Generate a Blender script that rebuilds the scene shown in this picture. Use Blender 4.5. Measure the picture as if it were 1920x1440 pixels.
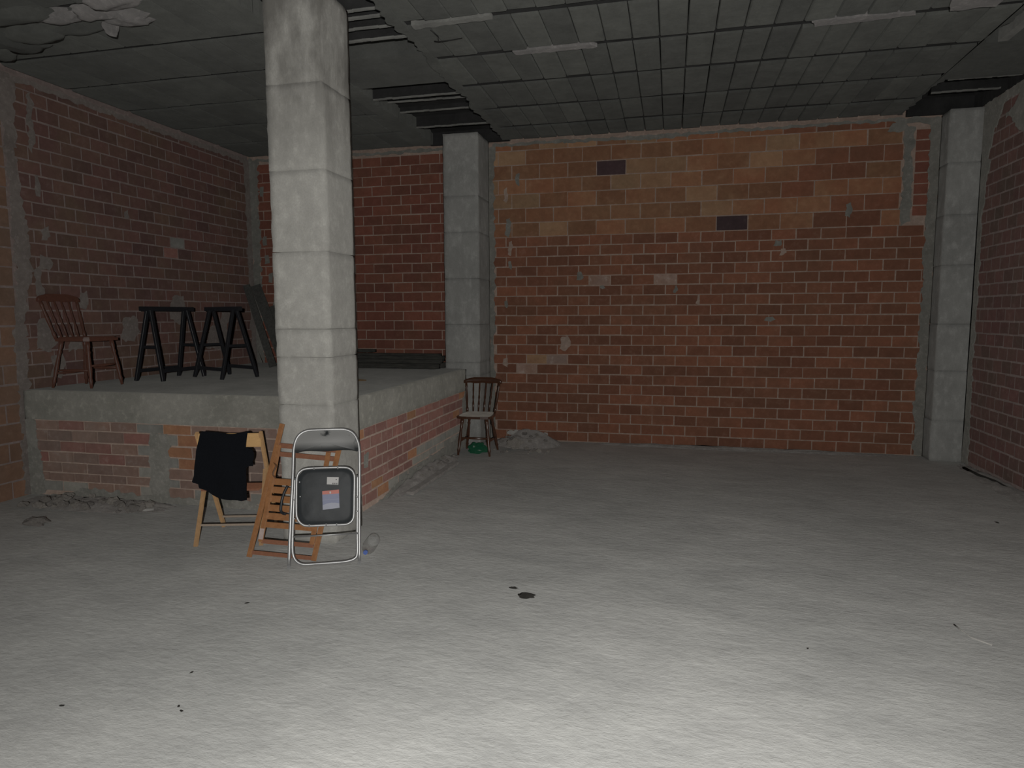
import bpy, bmesh, math, random
from mathutils import Vector, Matrix, noise
random.seed(7)
scene = bpy.context.scene
for o in list(bpy.data.objects): bpy.data.objects.remove(o)
C = scene.collection

# ------------------------------------------------------------------ camera, light, exposure
H = 1.6
cam_d = bpy.data.cameras.new('camera'); cam = bpy.data.objects.new('camera', cam_d); C.objects.link(cam)
cam_d.sensor_width = 36.0; cam_d.lens = 1253.0 / 1920 * 36; cam_d.clip_start = 0.02
RIGHT = Vector((0.97306232, 0.23051058, -0.0038191)); DOWN = Vector((0.02015889, -0.10157634, -0.99462348)); FWD = Vector((-0.22965917, 0.96775365, -0.10348695))
m = Matrix.Identity(4)
for i in range(3):
    m[i][0] = RIGHT[i]; m[i][1] = -DOWN[i]; m[i][2] = -FWD[i]
m[0][3], m[1][3], m[2][3] = 0, 0, H
cam.matrix_world = m
scene.camera = cam

world = bpy.data.worlds.new('world'); scene.world = world; world.use_nodes = True
world.node_tree.nodes['Background'].inputs[0].default_value = (0.6, 0.65, 0.7, 1)
world.node_tree.nodes['Background'].inputs[1].default_value = 0.004

# phone flash stand-in, added behind the camera to even falloff and hide shadows
fl = bpy.data.lights.new('flash_standin', 'SPOT'); fl.energy = 820; fl.color = (1.0, 0.985, 0.95)
fl.spot_size = math.radians(146); fl.spot_blend = 1.0; fl.shadow_soft_size = 0.02
flo = bpy.data.objects.new('flash_standin', fl); C.objects.link(flo)
fm = m @ Matrix.Rotation(math.radians(1), 4, 'X'); fm[0][3], fm[1][3], fm[2][3] = (.31, -.64, 1.68)
flo.matrix_world = fm

vs = scene.view_settings
vs.view_transform = 'Standard'; vs.look = 'None'; vs.exposure = 0.0; vs.gamma = 1.0; vs.use_curve_mapping = False

# ------------------------------------------------------------------ materials
def nm(name):
    mt = bpy.data.materials.new(name); mt.use_nodes = True
    nt = mt.node_tree; p = nt.nodes['Principled BSDF']
    if 'Diffuse Roughness' in p.inputs: p.inputs['Diffuse Roughness'].default_value = .9
    return mt, nt, p
def N(nt, t, **kw):
    n = nt.nodes.new(t)
    for k, v in kw.items():
        if k.startswith('i_'): n.inputs[k[2:].replace('_', ' ')].default_value = v
        else: setattr(n, k, v)
    return n
def mixc(nt, fac, a, b, typ='MIX'):
    n = nt.nodes.new('ShaderNodeMix'); n.data_type = 'RGBA'; n.blend_type = typ
    for sock, v in ((0, fac), (6, a), (7, b)):
        if hasattr(v, 'is_linked') or hasattr(v, 'links'): nt.links.new(v, n.inputs[sock])
        elif sock == 0: n.inputs[0].default_value = v
        else: n.inputs[sock].default_value = (*v, 1)
    return n.outputs[2]
def ramp(nt, src, p0, p1, c0=(0, 0, 0), c1=(1, 1, 1)):
    r = nt.nodes.new('ShaderNodeValToRGB'); e = r.color_ramp.elements
    e[0].position = p0; e[1].position = p1; e[0].color = (*c0, 1); e[1].color = (*c1, 1)
    nt.links.new(src, r.inputs[0]); return r.outputs[0]
def noise_tex(nt, vec, scale, detail=5, rough=.6):
    n = N(nt, 'ShaderNodeTexNoise'); n.inputs['Scale'].default_value = scale; n.inputs['Detail'].default_value = detail; n.inputs['Roughness'].default_value = rough
    nt.links.new(vec, n.inputs['Vector']); return n.outputs[0]
def pos_vec(nt, stretch=(1, 1, 1)):
    g = N(nt, 'ShaderNodeNewGeometry'); mp = N(nt, 'ShaderNodeMapping'); mp.inputs['Scale'].default_value = stretch
    nt.links.new(g.outputs['Position'], mp.inputs[0]); return mp.outputs[0]
def bump(nt, p, h, strength, dist=.01, prev=None):
    b = N(nt, 'ShaderNodeBump'); b.inputs['Strength'].default_value = strength; b.inputs['Distance'].default_value = dist
    nt.links.new(h, b.inputs['Height'])
    if prev: nt.links.new(prev, b.inputs['Normal'])
    nt.links.new(b.outputs[0], p.inputs['Normal']); return b.outputs[0]
def rnd(nt):
    oi = N(nt, 'ShaderNodeObjectInfo'); g = N(nt, 'ShaderNodeNewGeometry')
    a = N(nt, 'ShaderNodeMath', operation='ADD'); nt.links.new(oi.outputs['Random'], a.inputs[0]); nt.links.new(g.outputs['Random Per Island'], a.inputs[1])
    f = N(nt, 'ShaderNodeMath', operation='FRACT'); nt.links.new(a.outputs[0], f.inputs[0]); return f.outputs[0]

def N_scale(nt, s, k):
    a = N(nt, 'ShaderNodeMath', operation='MULTIPLY'); nt.links.new(s, a.inputs[0]); a.inputs[1].default_value = k; return a.outputs[0]
K = .72   # overall reflectance of everything but the pale floor
def sc3(c, k=None): return tuple(x * (k or K) for x in c)
def concrete(name, col, dark, light=None, sc=1.0, bstr=.35, stretch=(1, 1, 1), rough=.95, spread=(.35, .7), vary=0.0):
    col = sc3(col); dark = sc3(dark); light = sc3(light) if light else None
    mt, nt, p = nm(name); v = pos_vec(nt, stretch)
    n1 = noise_tex(nt, v, 1.6 * sc, 6, .65); n2 = noise_tex(nt, v, 9 * sc, 8, .7); n3 = noise_tex(nt, v, 70 * sc, 4, .7)
    c = mixc(nt, ramp(nt, n1, *spread), dark, col)
    if light: c = mixc(nt, ramp(nt, n2, .52, .75), c, light)
    c = mixc(nt, .35, c, ramp(nt, n2, .2, .8, (.45, .45, .45), (1.25, 1.25, 1.25)), 'MULTIPLY')
    c = mixc(nt, .25, c, ramp(nt, n3, .25, .75, (.5, .5, .5), (1.3, 1.3, 1.3)), 'MULTIPLY')
    if vary:
        c = mixc(nt, vary, c, ramp(nt, rnd(nt), 0, 1, (.45, .45, .47), (1.35, 1.35, 1.3)), 'MULTIPLY')
    nt.links.new(c, p.inputs['Base Color']); p.inputs['Roughness'].default_value = rough
    b = bump(nt, p, n2, bstr, .012); bump(nt, p, n3, bstr, .004, b)
    p.inputs['Specular IOR Level'].default_value = .2
    return mt
def brickmat(name, c0, c1, c2, smear=(.40, .33, .28), smear_amt=.25, grain=1.0):
    c0 = sc3(c0); c1 = sc3(c1); c2 = sc3(c2); smear = sc3(smear)
    mt, nt, p = nm(name); v = pos_vec(nt); r = rnd(nt)
    n1 = noise_tex(nt, v, 2.2, 5, .6); n2 = noise_tex(nt, v, 14, 7, .7); n3 = noise_tex(nt, pos_vec(nt, (1, 1, 3)), 60, 3, .7)
    c = mixc(nt, ramp(nt, r, 0, 1), c0, c1)
    c = mixc(nt, ramp(nt, n1, .4, .68), c, c2)
    rr = ramp(nt, r, 0.0, 1.0, (.80, .82, .84), (1.14, 1.12, 1.10)); c = mixc(nt, .75, c, rr, 'MULTIPLY')
    c = mixc(nt, .4 * grain, c, ramp(nt, n2, .25, .75, (.5, .5, .5), (1.35, 1.35, 1.35)), 'MULTIPLY')
    s = ramp(nt, n2, .56, .78); c2_ = mixc(nt, smear_amt, (0, 0, 0), s, 'MULTIPLY')
    c = mixc(nt, N_scale(nt, s, smear_amt), c, smear)
    nt.links.new(c, p.inputs['Base Color']); p.inputs['Roughness'].default_value = .92; p.inputs['Specular IOR Level'].default_value = .2
    b = bump(nt, p, n2, .35, .008); bump(nt, p, n3, .3, .003, b)
    return mt
def woodmat(name, c0, c1, stretch=(3, 3, 3), rough=.5, spec=.4):
    c0 = sc3(c0); c1 = sc3(c1)
    mt, nt, p = nm(name); tc = N(nt, 'ShaderNodeTexCoord'); mp = N(nt, 'ShaderNodeMapping'); mp.inputs['Scale'].default_value = stretch
    nt.links.new(tc.outputs['Object'], mp.inputs[0]); n1 = noise_tex(nt, mp.outputs[0], 9, 6, .6); n2 = noise_tex(nt, mp.outputs[0], 60, 3, .6)
    c = mixc(nt, ramp(nt, n1, .3, .7), c0, c1); c = mixc(nt, .3, c, ramp(nt, n2, .3, .7, (.6, .6, .6), (1.2, 1.2, 1.2)), 'MULTIPLY')
    nt.links.new(c, p.inputs['Base Color']); p.inputs['Roughness'].default_value = rough; p.inputs['Specular IOR Level'].default_value = spec
    bump(nt, p, n1, .15, .003); return mt
def plain(name, col, rough=.6, metal=0, spec=.4, bs=0, bsc=40, var=.25):
    col = sc3(col, .8)
    mt, nt, p = nm(name); tc = N(nt, 'ShaderNodeTexCoord'); n1 = noise_tex(nt, tc.outputs['Object'], bsc, 5, .6)
    c = mixc(nt, var, col, ramp(nt, n1, .25, .75, tuple(x * .5 for x in col), tuple(min(1, x * 1.4) for x in col)))
    nt.links.new(c, p.inputs['Base Color']); p.inputs['Roughness'].default_value = rough; p.inputs['Metallic'].default_value = metal; p.inputs['Specular IOR Level'].default_value = spec
    if bs: bump(nt, p, n1, bs, .004)
    return mt

M = {}
# floor: trowelled cement, streaky, dusty
def floor_mat():
    mt, nt, p = nm('floor_cement'); p.inputs['Diffuse Roughness'].default_value = 0.0; v = pos_vec(nt); vs_ = N(nt, 'ShaderNodeMapping'); vs_.inputs['Rotation'].default_value = (0, 0, .45); vs_.inputs['Scale'].default_value = (1, 1.9, 1)
    nt.links.new(v, vs_.inputs[0]); n0 = noise_tex(nt, v, .55, 4, .55); n1 = noise_tex(nt, vs_.outputs[0], 2.4, 7, .65); n2 = noise_tex(nt, vs_.outputs[0], 16, 8, .72); n3 = noise_tex(nt, v, 120, 3, .7)
    c = mixc(nt, ramp(nt, n0, .35, .68), (.53, .535, .52), (.655, .655, .635))
    c = mixc(nt, .5, c, ramp(nt, n1, .3, .72, (.72, .72, .72), (1.2, 1.2, 1.18)), 'MULTIPLY')
    c = mixc(nt, .4, c, ramp(nt, n2, .3, .7, (.75, .75, .75), (1.2, 1.2, 1.2)), 'MULTIPLY')
    c = mixc(nt, ramp(nt, n3, .70, .78), c, (.8, .8, .77))
    nt.links.new(c, p.inputs['Base Color']); p.inputs['Roughness'].default_value = .9; p.inputs['Specular IOR Level'].default_value = .25
    b = bump(nt, p, n1, .35, .02); b = bump(nt, p, n2, .5, .01, b); bump(nt, p, n3, .3, .003, b); return mt
M['floor'] = floor_mat()
M['column'] = concrete('column_concrete', (.52, .51, .475), (.44, .43, .40), (.56, .55, .51), 1.6, .3, (1, 1, .8))
def stain_and_falloff(mt, z0, z1, amt):
    # blotchy damp stain under the slab, with light falloff painted in towards the top
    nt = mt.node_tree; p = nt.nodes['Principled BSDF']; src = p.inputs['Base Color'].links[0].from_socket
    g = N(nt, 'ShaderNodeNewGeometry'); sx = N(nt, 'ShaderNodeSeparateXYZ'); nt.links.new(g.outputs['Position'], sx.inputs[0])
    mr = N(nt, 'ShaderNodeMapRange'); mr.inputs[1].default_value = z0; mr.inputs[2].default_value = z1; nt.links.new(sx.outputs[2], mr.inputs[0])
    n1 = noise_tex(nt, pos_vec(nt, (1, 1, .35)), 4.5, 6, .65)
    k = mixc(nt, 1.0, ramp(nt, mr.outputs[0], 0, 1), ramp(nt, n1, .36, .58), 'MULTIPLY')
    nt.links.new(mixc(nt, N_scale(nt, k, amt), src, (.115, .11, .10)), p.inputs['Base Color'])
stain_and_falloff(M['column'], 2.5, 3.3, .8)
M['pilaster'] = concrete('pilaster_concrete', (.44, .44, .42), (.34, .34, .325), (.49, .49, .47), 1.5, .3, (1, 1, .6))
for k_ in ('column', 'pilaster'): M[k_].node_tree.nodes['Principled BSDF'].inputs['Diffuse Roughness'].default_value = .3
M['slab'] = concrete('slab_concrete', (.36, .35, .315), (.27, .265, .235), (.42, .41, .36), 1.8, .35)
M['slab_top'] = concrete('slab_top_concrete', (.34, .34, .32), (.27, .27, .255), None, 1.5, .3)
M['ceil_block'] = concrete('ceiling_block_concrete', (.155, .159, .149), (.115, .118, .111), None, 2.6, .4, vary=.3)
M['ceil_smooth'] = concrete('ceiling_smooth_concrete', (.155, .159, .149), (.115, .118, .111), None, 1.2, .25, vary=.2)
M['ceil_dark'] = concrete('dark_concrete', (.05, .05, .05), (.028, .028, .028), None, 2.5, .5, (1, 3, 1))  # darker concrete used in the ceiling recesses
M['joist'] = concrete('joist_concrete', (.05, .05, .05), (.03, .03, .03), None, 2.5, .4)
M['ridge'] = concrete('ridge_concrete', (.30, .30, .28), (.2, .2, .19), None, 3, .5)
M['whitemortar'] = concrete('pale_mortar', (.31, .295, .287), (.23, .222, .218), (.37, .35, .34), 3, .5)
M['mortar'] = concrete('mortar', (.52, .40, .335), (.42, .32, .265), (.58, .47, .40), 3, .4)
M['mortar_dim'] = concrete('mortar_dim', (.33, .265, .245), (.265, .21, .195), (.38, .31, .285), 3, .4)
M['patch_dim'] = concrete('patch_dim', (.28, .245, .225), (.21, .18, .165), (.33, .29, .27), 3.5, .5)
M['mortar_grey'] = concrete('mortar_grey', (.33, .32, .29), (.24, .235, .21), (.38, .36, .33), 3.5, .5)
M['brick'] = brickmat('brick_red', (.27, .118, .075), (.33, .14, .085), (.27, .13, .082), smear_amt=.22)
M['brick_up'] = brickmat('brick_orange', (.33, .165, .095), (.38, .175, .10), (.40, .225, .13), (.46, .33, .22), .3)
M['brick_buff'] = brickmat('brick_buff', (.43, .275, .165), (.46, .29, .175), (.42, .24, .14), (.5, .37, .26), .35)
M['brick_bl'] = brickmat('brick_maroon', (.255, .10, .075), (.29, .112, .078), (.24, .11, .075), smear_amt=.12)
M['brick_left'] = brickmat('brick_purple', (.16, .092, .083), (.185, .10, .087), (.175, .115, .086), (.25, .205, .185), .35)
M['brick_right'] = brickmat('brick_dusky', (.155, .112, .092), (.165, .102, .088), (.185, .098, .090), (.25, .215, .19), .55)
M['brick_plat'] = brickmat('brick_platform', (.29, .145, .125), (.32, .155, .13), (.29, .165, .14), (.42, .36, .32), .5)
M['brick_front'] = brickmat('brick_front', (.27, .18, .15), (.29, .185, .145), (.27, .20, .17), (.34, .30, .275), .8)
M['brick_near'] = brickmat('brick_brown', (.24, .145, .10), (.27, .155, .105), (.23, .15, .11), (.32, .25, .21), .3)
M['brick_dark'] = brickmat('brick_dark_purple', (.10, .065, .07), (.11, .07, .075), (.09, .06, .065), smear_amt=.05)  # bricks darker and more purple than the rest
M['brick_scuff'] = brickmat('brick_scuffed', (.42, .30, .25), (.45, .33, .28), (.36, .22, .16), (.62, .56, .52), .9)
M['brick_grey'] = brickmat('brick_cement', (.30, .29, .265), (.32, .31, .28), (.26, .25, .22), (.4, .38, .35), .4)
M['chrome'] = plain('chromed_steel', (.40, .40, .40), .45, .75, .5, .05, 60, .3)
M['vinyl'] = plain('black_vinyl', (.032, .036, .039), .55, 0, .25, .3, 14, .4)
def dusty_vinyl():
    mt, nt, p = nm('dusty_vinyl'); tc = N(nt, 'ShaderNodeTexCoord'); n1 = noise_tex(nt, tc.outputs['Object'], 7, 5, .6)
    sx = N(nt, 'ShaderNodeSeparateXYZ'); nt.links.new(tc.outputs['Object'], sx.inputs[0])
    up = ramp(nt, sx.outputs[1], .735, .785); d = mixc(nt, 1.0, up, ramp(nt, n1, .33, .43), 'MULTIPLY')
    c = mixc(nt, d, (.022, .024, .025), (.20, .20, .195)); nt.links.new(c, p.inputs['Base Color'])
    p.inputs['Roughness'].default_value = .5; p.inputs['Specular IOR Level'].default_value = .3; bump(nt, p, n1, .1, .004); return mt
M['vinyl_dusty'] = dusty_vinyl()
M['sticker_white'] = plain('white_paper', (.55, .54, .53), .7, 0, .3, 0, 30, .08)
M['sticker_blue'] = plain('blue_print', (.17, .19, .30), .5, 0, .4, 0, 20, .15)
M['sticker_pale'] = plain('pale_blue_print', (.30, .31, .38), .5, 0, .4, 0, 20, .15)
M['sticker_red'] = plain('red_print', (.48, .13, .09), .5, 0, .4, 0, 20, .15)
M['ink'] = plain('black_ink', (.04, .04, .04), .7)
M['oak'] = woodmat('varnished_brown_wood', (.30, .135, .055), (.40, .19, .08), (4, 4, 4), .42, .5)
M['oak_red'] = woodmat('reddish_wood', (.25, .105, .06), (.31, .14, .08), (4, 4, 4), .55, .4)
M['pine'] = woodmat('golden_pine', (.42, .25, .12), (.52, .32, .16), (4, 4, 4), .42, .5)
M['ply'] = woodmat('pale_plywood', (.62, .38, .16), (.70, .45, .20), (2, 6, 6), .5, .4)
M['darkwood'] = woodmat('dark_varnished_wood', (.07, .03, .018), (.10, .045, .025), (5, 5, 5), .28, .6)
M['mahog'] = woodmat('dull_mahogany', (.115, .05, .035), (.15, .065, .045), (5, 5, 5), .5, .4)
M['seatcloth'] = plain('pale_worn_seat', (.42, .39, .35), .8, 0, .3, .2, 9, .7)
M['blackpaint'] = plain('black_paint', (.016, .017, .02), .45, 0, .4, .1, 20, .3)
M['cloth'] = plain('black_cloth', (.0065, .0075, .010), .95, 0, .1, .3, 90, .4)
M['timber'] = concrete('old_grey_timber', (.10, .098, .085), (.045, .045, .042), None, 4, .6, (1, 8, 8))
M['timber2'] = concrete('leaning_grey_board', (.12, .12, .11), (.07, .07, .066), (.2, .2, .185), 4, .5, (6, 6, 1))
M['scrap'] = woodmat('scrap_board', (.14, .09, .045), (.18, .12, .06), (3, 3, 3), .7)
M['green'] = plain('green_plastic', (.014, .095, .048), .4, 0, .4, .5, 12, .4)
M['tape'] = plain('pale_tape', (.45, .36, .33), .6)
M['bluecap'] = plain('blue_cap', (.10, .16, .42), .4)
M['rubble'] = concrete('rubble', (.31, .285, .265), (.23, .21, .19), (.36, .34, .32), 8, .6, vary=.5)
M['rubble_white'] = concrete('rubble_white', (.55, .53, .50), (.4, .39, .37), None, 8, .5)
M['dust'] = concrete('dust_heap', (.38, .355, .335), (.28, .26, .245), (.44, .42, .395), 5, .6)
M['dirt'] = plain('dark_dirt', (.035, .033, .03), .95, 0, .1, .4, 60, .5)
M['leather'] = plain('brown_strap', (.12, .055, .025), .5)
M['rubber'] = plain('grey_rubber', (.22, .22, .22), .8)
M['dusty_pine'] = woodmat('dusty_pine', (.36, .29, .23), (.42, .34, .27), (4, 4, 4), .8, .2)
M['wire'] = plain('black_wire', (.02, .02, .02), .6)
def clear_mat():
    mt, nt, p = nm('clear_plastic'); p.inputs['Base Color'].default_value = (.9, .92, .92, 1); p.inputs['Roughness'].default_value = .12
    p.inputs['Transmission Weight'].default_value = .95; p.inputs['IOR'].default_value = 1.2; p.inputs['Alpha'].default_value = .35; return mt
M['clear'] = clear_mat()

# ------------------------------------------------------------------ mesh helpers
class MB:
    def __init__(s): s.v = []; s.f = []; s.sm = False
    def add(s, v, f):
        o = len(s.v); s.v += [tuple(x) for x in v]; s.f += [tuple(i + o for i in q) for q in f]; return s
    def box(s, x0, x1, y0, y1, z0, z1):
        return s.add([(x0, y0, z0), (x1, y0, z0), (x1, y1, z0), (x0, y1, z0), (x0, y0, z1), (x1, y0, z1), (x1, y1, z1), (x0, y1, z1)],
                     [(3, 2, 1, 0), (4, 5, 6, 7), (0, 1, 5, 4), (1, 2, 6, 5), (2, 3, 7, 6), (3, 0, 4, 7)])
    def bar(s, a, b, w, t, up=(0, 0, 1), bev=.12):
        # rectangular bar from a to b, w across, t along up-ish normal, chamfered edges
        a = Vector(a); b = Vector(b); d = (b - a).normalized(); up = Vector(up); sd = d.cross(up)
        if sd.length < 1e-4: sd = d.cross(Vector((1, 0, 0)))
        sd.normalize(); n = sd.cross(d).normalized(); k = min(w, t) * bev
        pr = [(-w/2+k, -t/2), (w/2-k, -t/2), (w/2, -t/2+k), (w/2, t/2-k), (w/2-k, t/2), (-w/2+k, t/2), (-w/2, t/2-k), (-w/2, -t/2+k)]
        v = [a + sd * x + n * y for x, y in pr] + [b + sd * x + n * y for x, y in pr]
        f = [(i, (i + 1) % 8, 8 + (i + 1) % 8, 8 + i) for i in range(8)] + [tuple(range(7, -1, -1)), tuple(range(8, 16))]
        return s.add(v, f)
    def tube(s, pts, r, seg=10, closed=False, radii=None):
        s.sm = True
        P = [Vector(p) for p in pts]; n = len(P); rings = []; prev = None
        for i in range(n):
            if closed: t = P[(i + 1) % n] - P[i - 1]
            else: t = P[min(i + 1, n - 1)] - P[max(i - 1, 0)]
            t.normalize()
            if prev is None:
                u = t.orthogonal().normalized()
            else:
                u = prev - t * prev.dot(t); u.normalize()
            prev = u; w = t.cross(u); rr = radii[i] if radii else r
            rings.append([P[i] + (u * math.cos(2 * math.pi * k / seg) + w * math.sin(2 * math.pi * k / seg)) * rr for k in range(seg)])
        v = [q for rg in rings for q in rg]; f = []
        for i in range(n if closed else n - 1):
            a = i * seg; b = ((i + 1) % n) * seg
            off = 0
            if closed and i == n - 1:
                best = min(range(seg), key=lambda o: (rings[0][o] - rings[i][0]).length); off = best
            for k in range(seg): f.append((a + k, a + (k + 1) % seg, b + (k + 1 + off) % seg, b + (k + off) % seg))
        if not closed: f += [tuple(range(seg - 1, -1, -1)), tuple((n - 1) * seg + k for k in range(seg))]
        return s.add(v, f)
    def turned(s, a, b, prof, seg=10):
        a = Vector(a); b = Vector(b)
        return s.tube([a + (b - a) * t for t, r in prof], 0, seg, False, [r for t, r in prof])
    def prism(s, poly, z0, z1, fn=lambda x, y, z: (x, y, z)):
        n = len(poly); v = [fn(x, y, z0) for x, y in poly] + [fn(x, y, z1) for x, y in poly]
        f = [tuple(range(n - 1, -1, -1)), tuple(range(n, 2 * n))] + [(i, (i + 1) % n, n + (i + 1) % n, n + i) for i in range(n)]
        return s.add(v, f)
    def mesh(s, name, mat, smooth=None):
        me = bpy.data.meshes.new(name); me.from_pydata(s.v, [], s.f)
        bm = bmesh.new(); bm.from_mesh(me); bmesh.ops.recalc_face_normals(bm, faces=bm.faces); bm.to_mesh(me); bm.free()
        me.materials.append(M[mat] if isinstance(mat, str) else mat)
        if s.sm if smooth is None else smooth:
            for p in me.polygons: p.use_smooth = len(p.vertices) <= 4
        return me
    def build(s, name, mat, parent=None, smooth=None, **kw):
        return link(name, s.mesh(name, mat, smooth), parent, **kw)
def link(name, data, parent=None, loc=None, label=None, category=None, group=None, kind=None):
    o = bpy.data.objects.new(name, data); C.objects.link(o)
    if parent is not None: o.parent = parent
    if loc is not None: o.location = loc
    for k, v in (('label', label), ('category', category), ('group', group), ('kind', kind)):
        if v: o[k] = v
    return o
def thing(name, label, category, loc=(0, 0, 0), rotz=0, group=None):
    o = link(name, None, None, loc, label, category, group); o.rotation_euler = (0, 0, rotz); o.empty_display_size = .1; return o
def rough_box(mb, x0, x1, y0, y1, z0, z1, step=.06, amp=.004, chip=.008, seed=0):
    # box with subdivided faces, noisy surface and worn edges
    def grid(n): return max(2, int(round(n / step)))
    dims = [(x0, x1), (y0, y1), (z0, z1)]; ns = [grid(b - a) for a, b in dims]
    idx = {}; V = []; F = []
    def vid(i, j, k):
        key = (i, j, k)
        if key not in idx:
            p = Vector([dims[d][0] + (dims[d][1] - dims[d][0]) * q / ns[d] for d, q in enumerate(key)])
            on = [(-1 if q == 0 else 1 if q == ns[d] else 0) for d, q in enumerate(key)]
            e = sum(1 for q in on if q)
            nv = noise.noise(p * 9 + Vector((seed, 0, 0))) * amp
            push = nv
            if e >= 2: push -= chip * (0.35 + 1.0 * max(0, noise.noise(p * 23 + Vector((0, seed, 0)))))
            for d in range(3):
                if on[d] and not (d == 2 and e == 1): p[d] += on[d] * push
            idx[key] = len(V); V.append(tuple(p))
        return idx[key]
    for d in range(3):
        a, b = [(1, 2), (0, 2), (0, 1)][d]
        for side in (0, ns[d]):
            for i in range(ns[a]):
                for j in range(ns[b]):
                    q = []
                    for di, dj in ((0, 0), (1, 0), (1, 1), (0, 1)):
                        key = [0, 0, 0]; key[d] = side; key[a] = i + di; key[b] = j + dj; q.append(vid(*key))
                    F.append(tuple(q))
    return mb.add(V, F)
def lump(mb, c, r, squash=(1, 1, .7), sub=2, rough=.35, seed=0):
    bm = bmesh.new(); bmesh.ops.create_icosphere(bm, subdivisions=sub, radius=1)
    for v in bm.verts:
        k = 1 + rough * noise.noise(v.co * 1.7 + Vector((seed * 3.1, seed, 0)))
        v.co = Vector((v.co.x * squash[0], v.co.y * squash[1], v.co.z * squash[2])) * (r * k)
    vs_ = [(v.co.x + c[0], v.co.y + c[1], v.co.z + c[2]) for v in bm.verts]; bm.verts.ensure_lookup_table(); fs = [tuple(v.index for v in f.verts) for f in bm.faces]; bm.free()
    return mb.add(vs_, fs)

# ------------------------------------------------------------------ bricks
X_L, X_R, Y_B, Z_C, Y_F = -5.62, 3.08, 8.25, 3.73, -2.6
def brick_mesh(name, mat, seed):
    # unit brick: x 0..1, z 0..1, front face at y = 0, body behind (y = 1)
    rr = random.Random(seed); mb = MB(); b = .025; bz = .05
    j = lambda s: rr.uniform(-s, s)
    f = [(b + j(.01), 0, bz + j(.03)), (1 - b + j(.01), 0, bz + j(.03)), (1 - b + j(.01), 0, 1 - bz + j(.03)), (b + j(.01), 0, 1 - bz + j(.03))]
    e = [(0 + j(.006), .16, j(.02)), (1 + j(.006), .16, j(.02)), (1 + j(.006), .16, 1 + j(.02)), (j(.006), .16, 1 + j(.02))]
    k = [(x, 1, z) for x, _, z in e]
    mb.add(f + e + k, [(0, 1, 2, 3)] + [(4 + i, 4 + (i + 1) % 4, (i + 1) % 4, i) for i in range(4)] + [(8 + i, 8 + (i + 1) % 4, 4 + (i + 1) % 4, 4 + i) for i in range(4)])
    return mb.mesh(name, mat)
BM = {}
def bmesh_for(mat, k):
    if (mat, k) not in BM: BM[(mat, k)] = brick_mesh('brick_' + mat, mat, hash((len(mat), k)) & 255)
    return BM[(mat, k)]
def lay(rows, L, phase, u0, u1, joint, holes=(), stagger=.5):
    # list of (u, z, w, h, row, col) for running-bond courses; phase: a joint position in row 0
    out = []
    for ri, (z0, z1) in enumerate(rows):
        off = phase + (stagger * L if ri % 2 else 0)
        n0 = math.floor((u0 - off) / L)
        for ci in range(n0, n0 + int((u1 - u0) / L) + 3):
            a = max(off + ci * L, u0); b = min(off + (ci + 1) * L, u1)
            if b - a < .05: continue
            uc, zc = (a + b) / 2, (z0 + z1) / 2
            if any(h[0] < uc < h[1] and h[2] < zc < h[3] for h in holes): continue
            out.append((a + joint / 2, z0 + joint / 2, b - a - joint, z1 - z0 - joint, ri, ci))
    return out
def frame(origin, U, Nn):
    # local x along the wall, local y into the wall, z up
    U = Vector(U); Nn = Vector(Nn); m4 = Matrix.Identity(4)
    for i in range(3): m4[i][0] = U[i]; m4[i][1] = -Nn[i]; m4[i][2] = (0, 0, 1)[i]; m4[i][3] = origin[i]
    return m4
def place_bricks(parent, fr, bricks, mat, proud=.007, depth=.03, limit=300, near=None, matfn=None, name='brick', rest=True):
    rr = random.Random(len(bricks))
    cpos = Vector((0, 0, H))
    def dist(b): return (fr @ Vector((b[0] + b[2] / 2, 0, b[1])) - cpos).length / math.sqrt(b[2] * b[3])
    order = sorted(bricks, key=dist)
    single, rest_ = order[:limit], order[limit:]
    if near is not None:
        extra = [b for b in single if not near(b)]; single = [b for b in single if near(b)]; rest_ = rest_ + extra
    rest_mb = {}
    for grp, lst in ((0, single), (1, rest_)):
        for b in lst:
            mt = (matfn(b) if matfn else None) or mat
            k = rr.randrange(6); jy = rr.uniform(-.3, .3) * proud
            loc = Matrix.Translation((b[0] + rr.uniform(-.002, .002), -proud + jy, b[1] + rr.uniform(-.002, .002)))
            mx = fr @ loc @ Matrix.Rotation(rr.uniform(-.006, .006), 4, 'Y') @ Matrix.Diagonal((b[2], depth, b[3], 1))
            if grp == 0:
                o = link(name, bmesh_for(mt, k), parent); o.matrix_world = mx
            else:
                me = bmesh_for(mt, k); q = rest_mb.setdefault(mt, MB())
                q.add([mx @ v.co for v in me.vertices], [tuple(p.vertices) for p in me.polygons])
    for mt, q in rest_mb.items(): q.build(name + '_courses', mt, parent, False, kind='stuff')
def smear(parent, fr, pts, mat, name='mortar_patch', t=.010, jag=.012, seed=0, step=.03):
    # irregular mortar smear: polygon in wall coordinates with ragged outline
    rr = random.Random(seed); poly = []
    for i in range(len(pts)):
        a = Vector(pts[i]); b = Vector(pts[(i + 1) % len(pts)]); n = max(1, int((b - a).length / step))
        for k in range(n):
            p = a + (b - a) * k / n; q = Vector((p.x * 14, p.y * 14, seed * 1.7)); j = jag * 1.8
            poly.append((p.x + j * noise.noise(q) + .5 * j * noise.noise(q * 2.7), p.y + j * noise.noise(q + Vector((31, 7, 0))) + .5 * j * noise.noise(q * 2.7 + Vector((3, 70, 0)))))
    t = t + .0006 * (seed % 7); mb = MB(); mb.prism(poly, 0, 1, lambda x, z, d: tuple(fr @ Vector((x, (-t if d else .02), z))))
    me = mb.mesh(name, mat, False); return link(name, me, parent)
def rows_from(z0, pitch, n): return [(z0 + i * pitch, z0 + (i + 1) * pitch) for i in range(n)]

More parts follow.
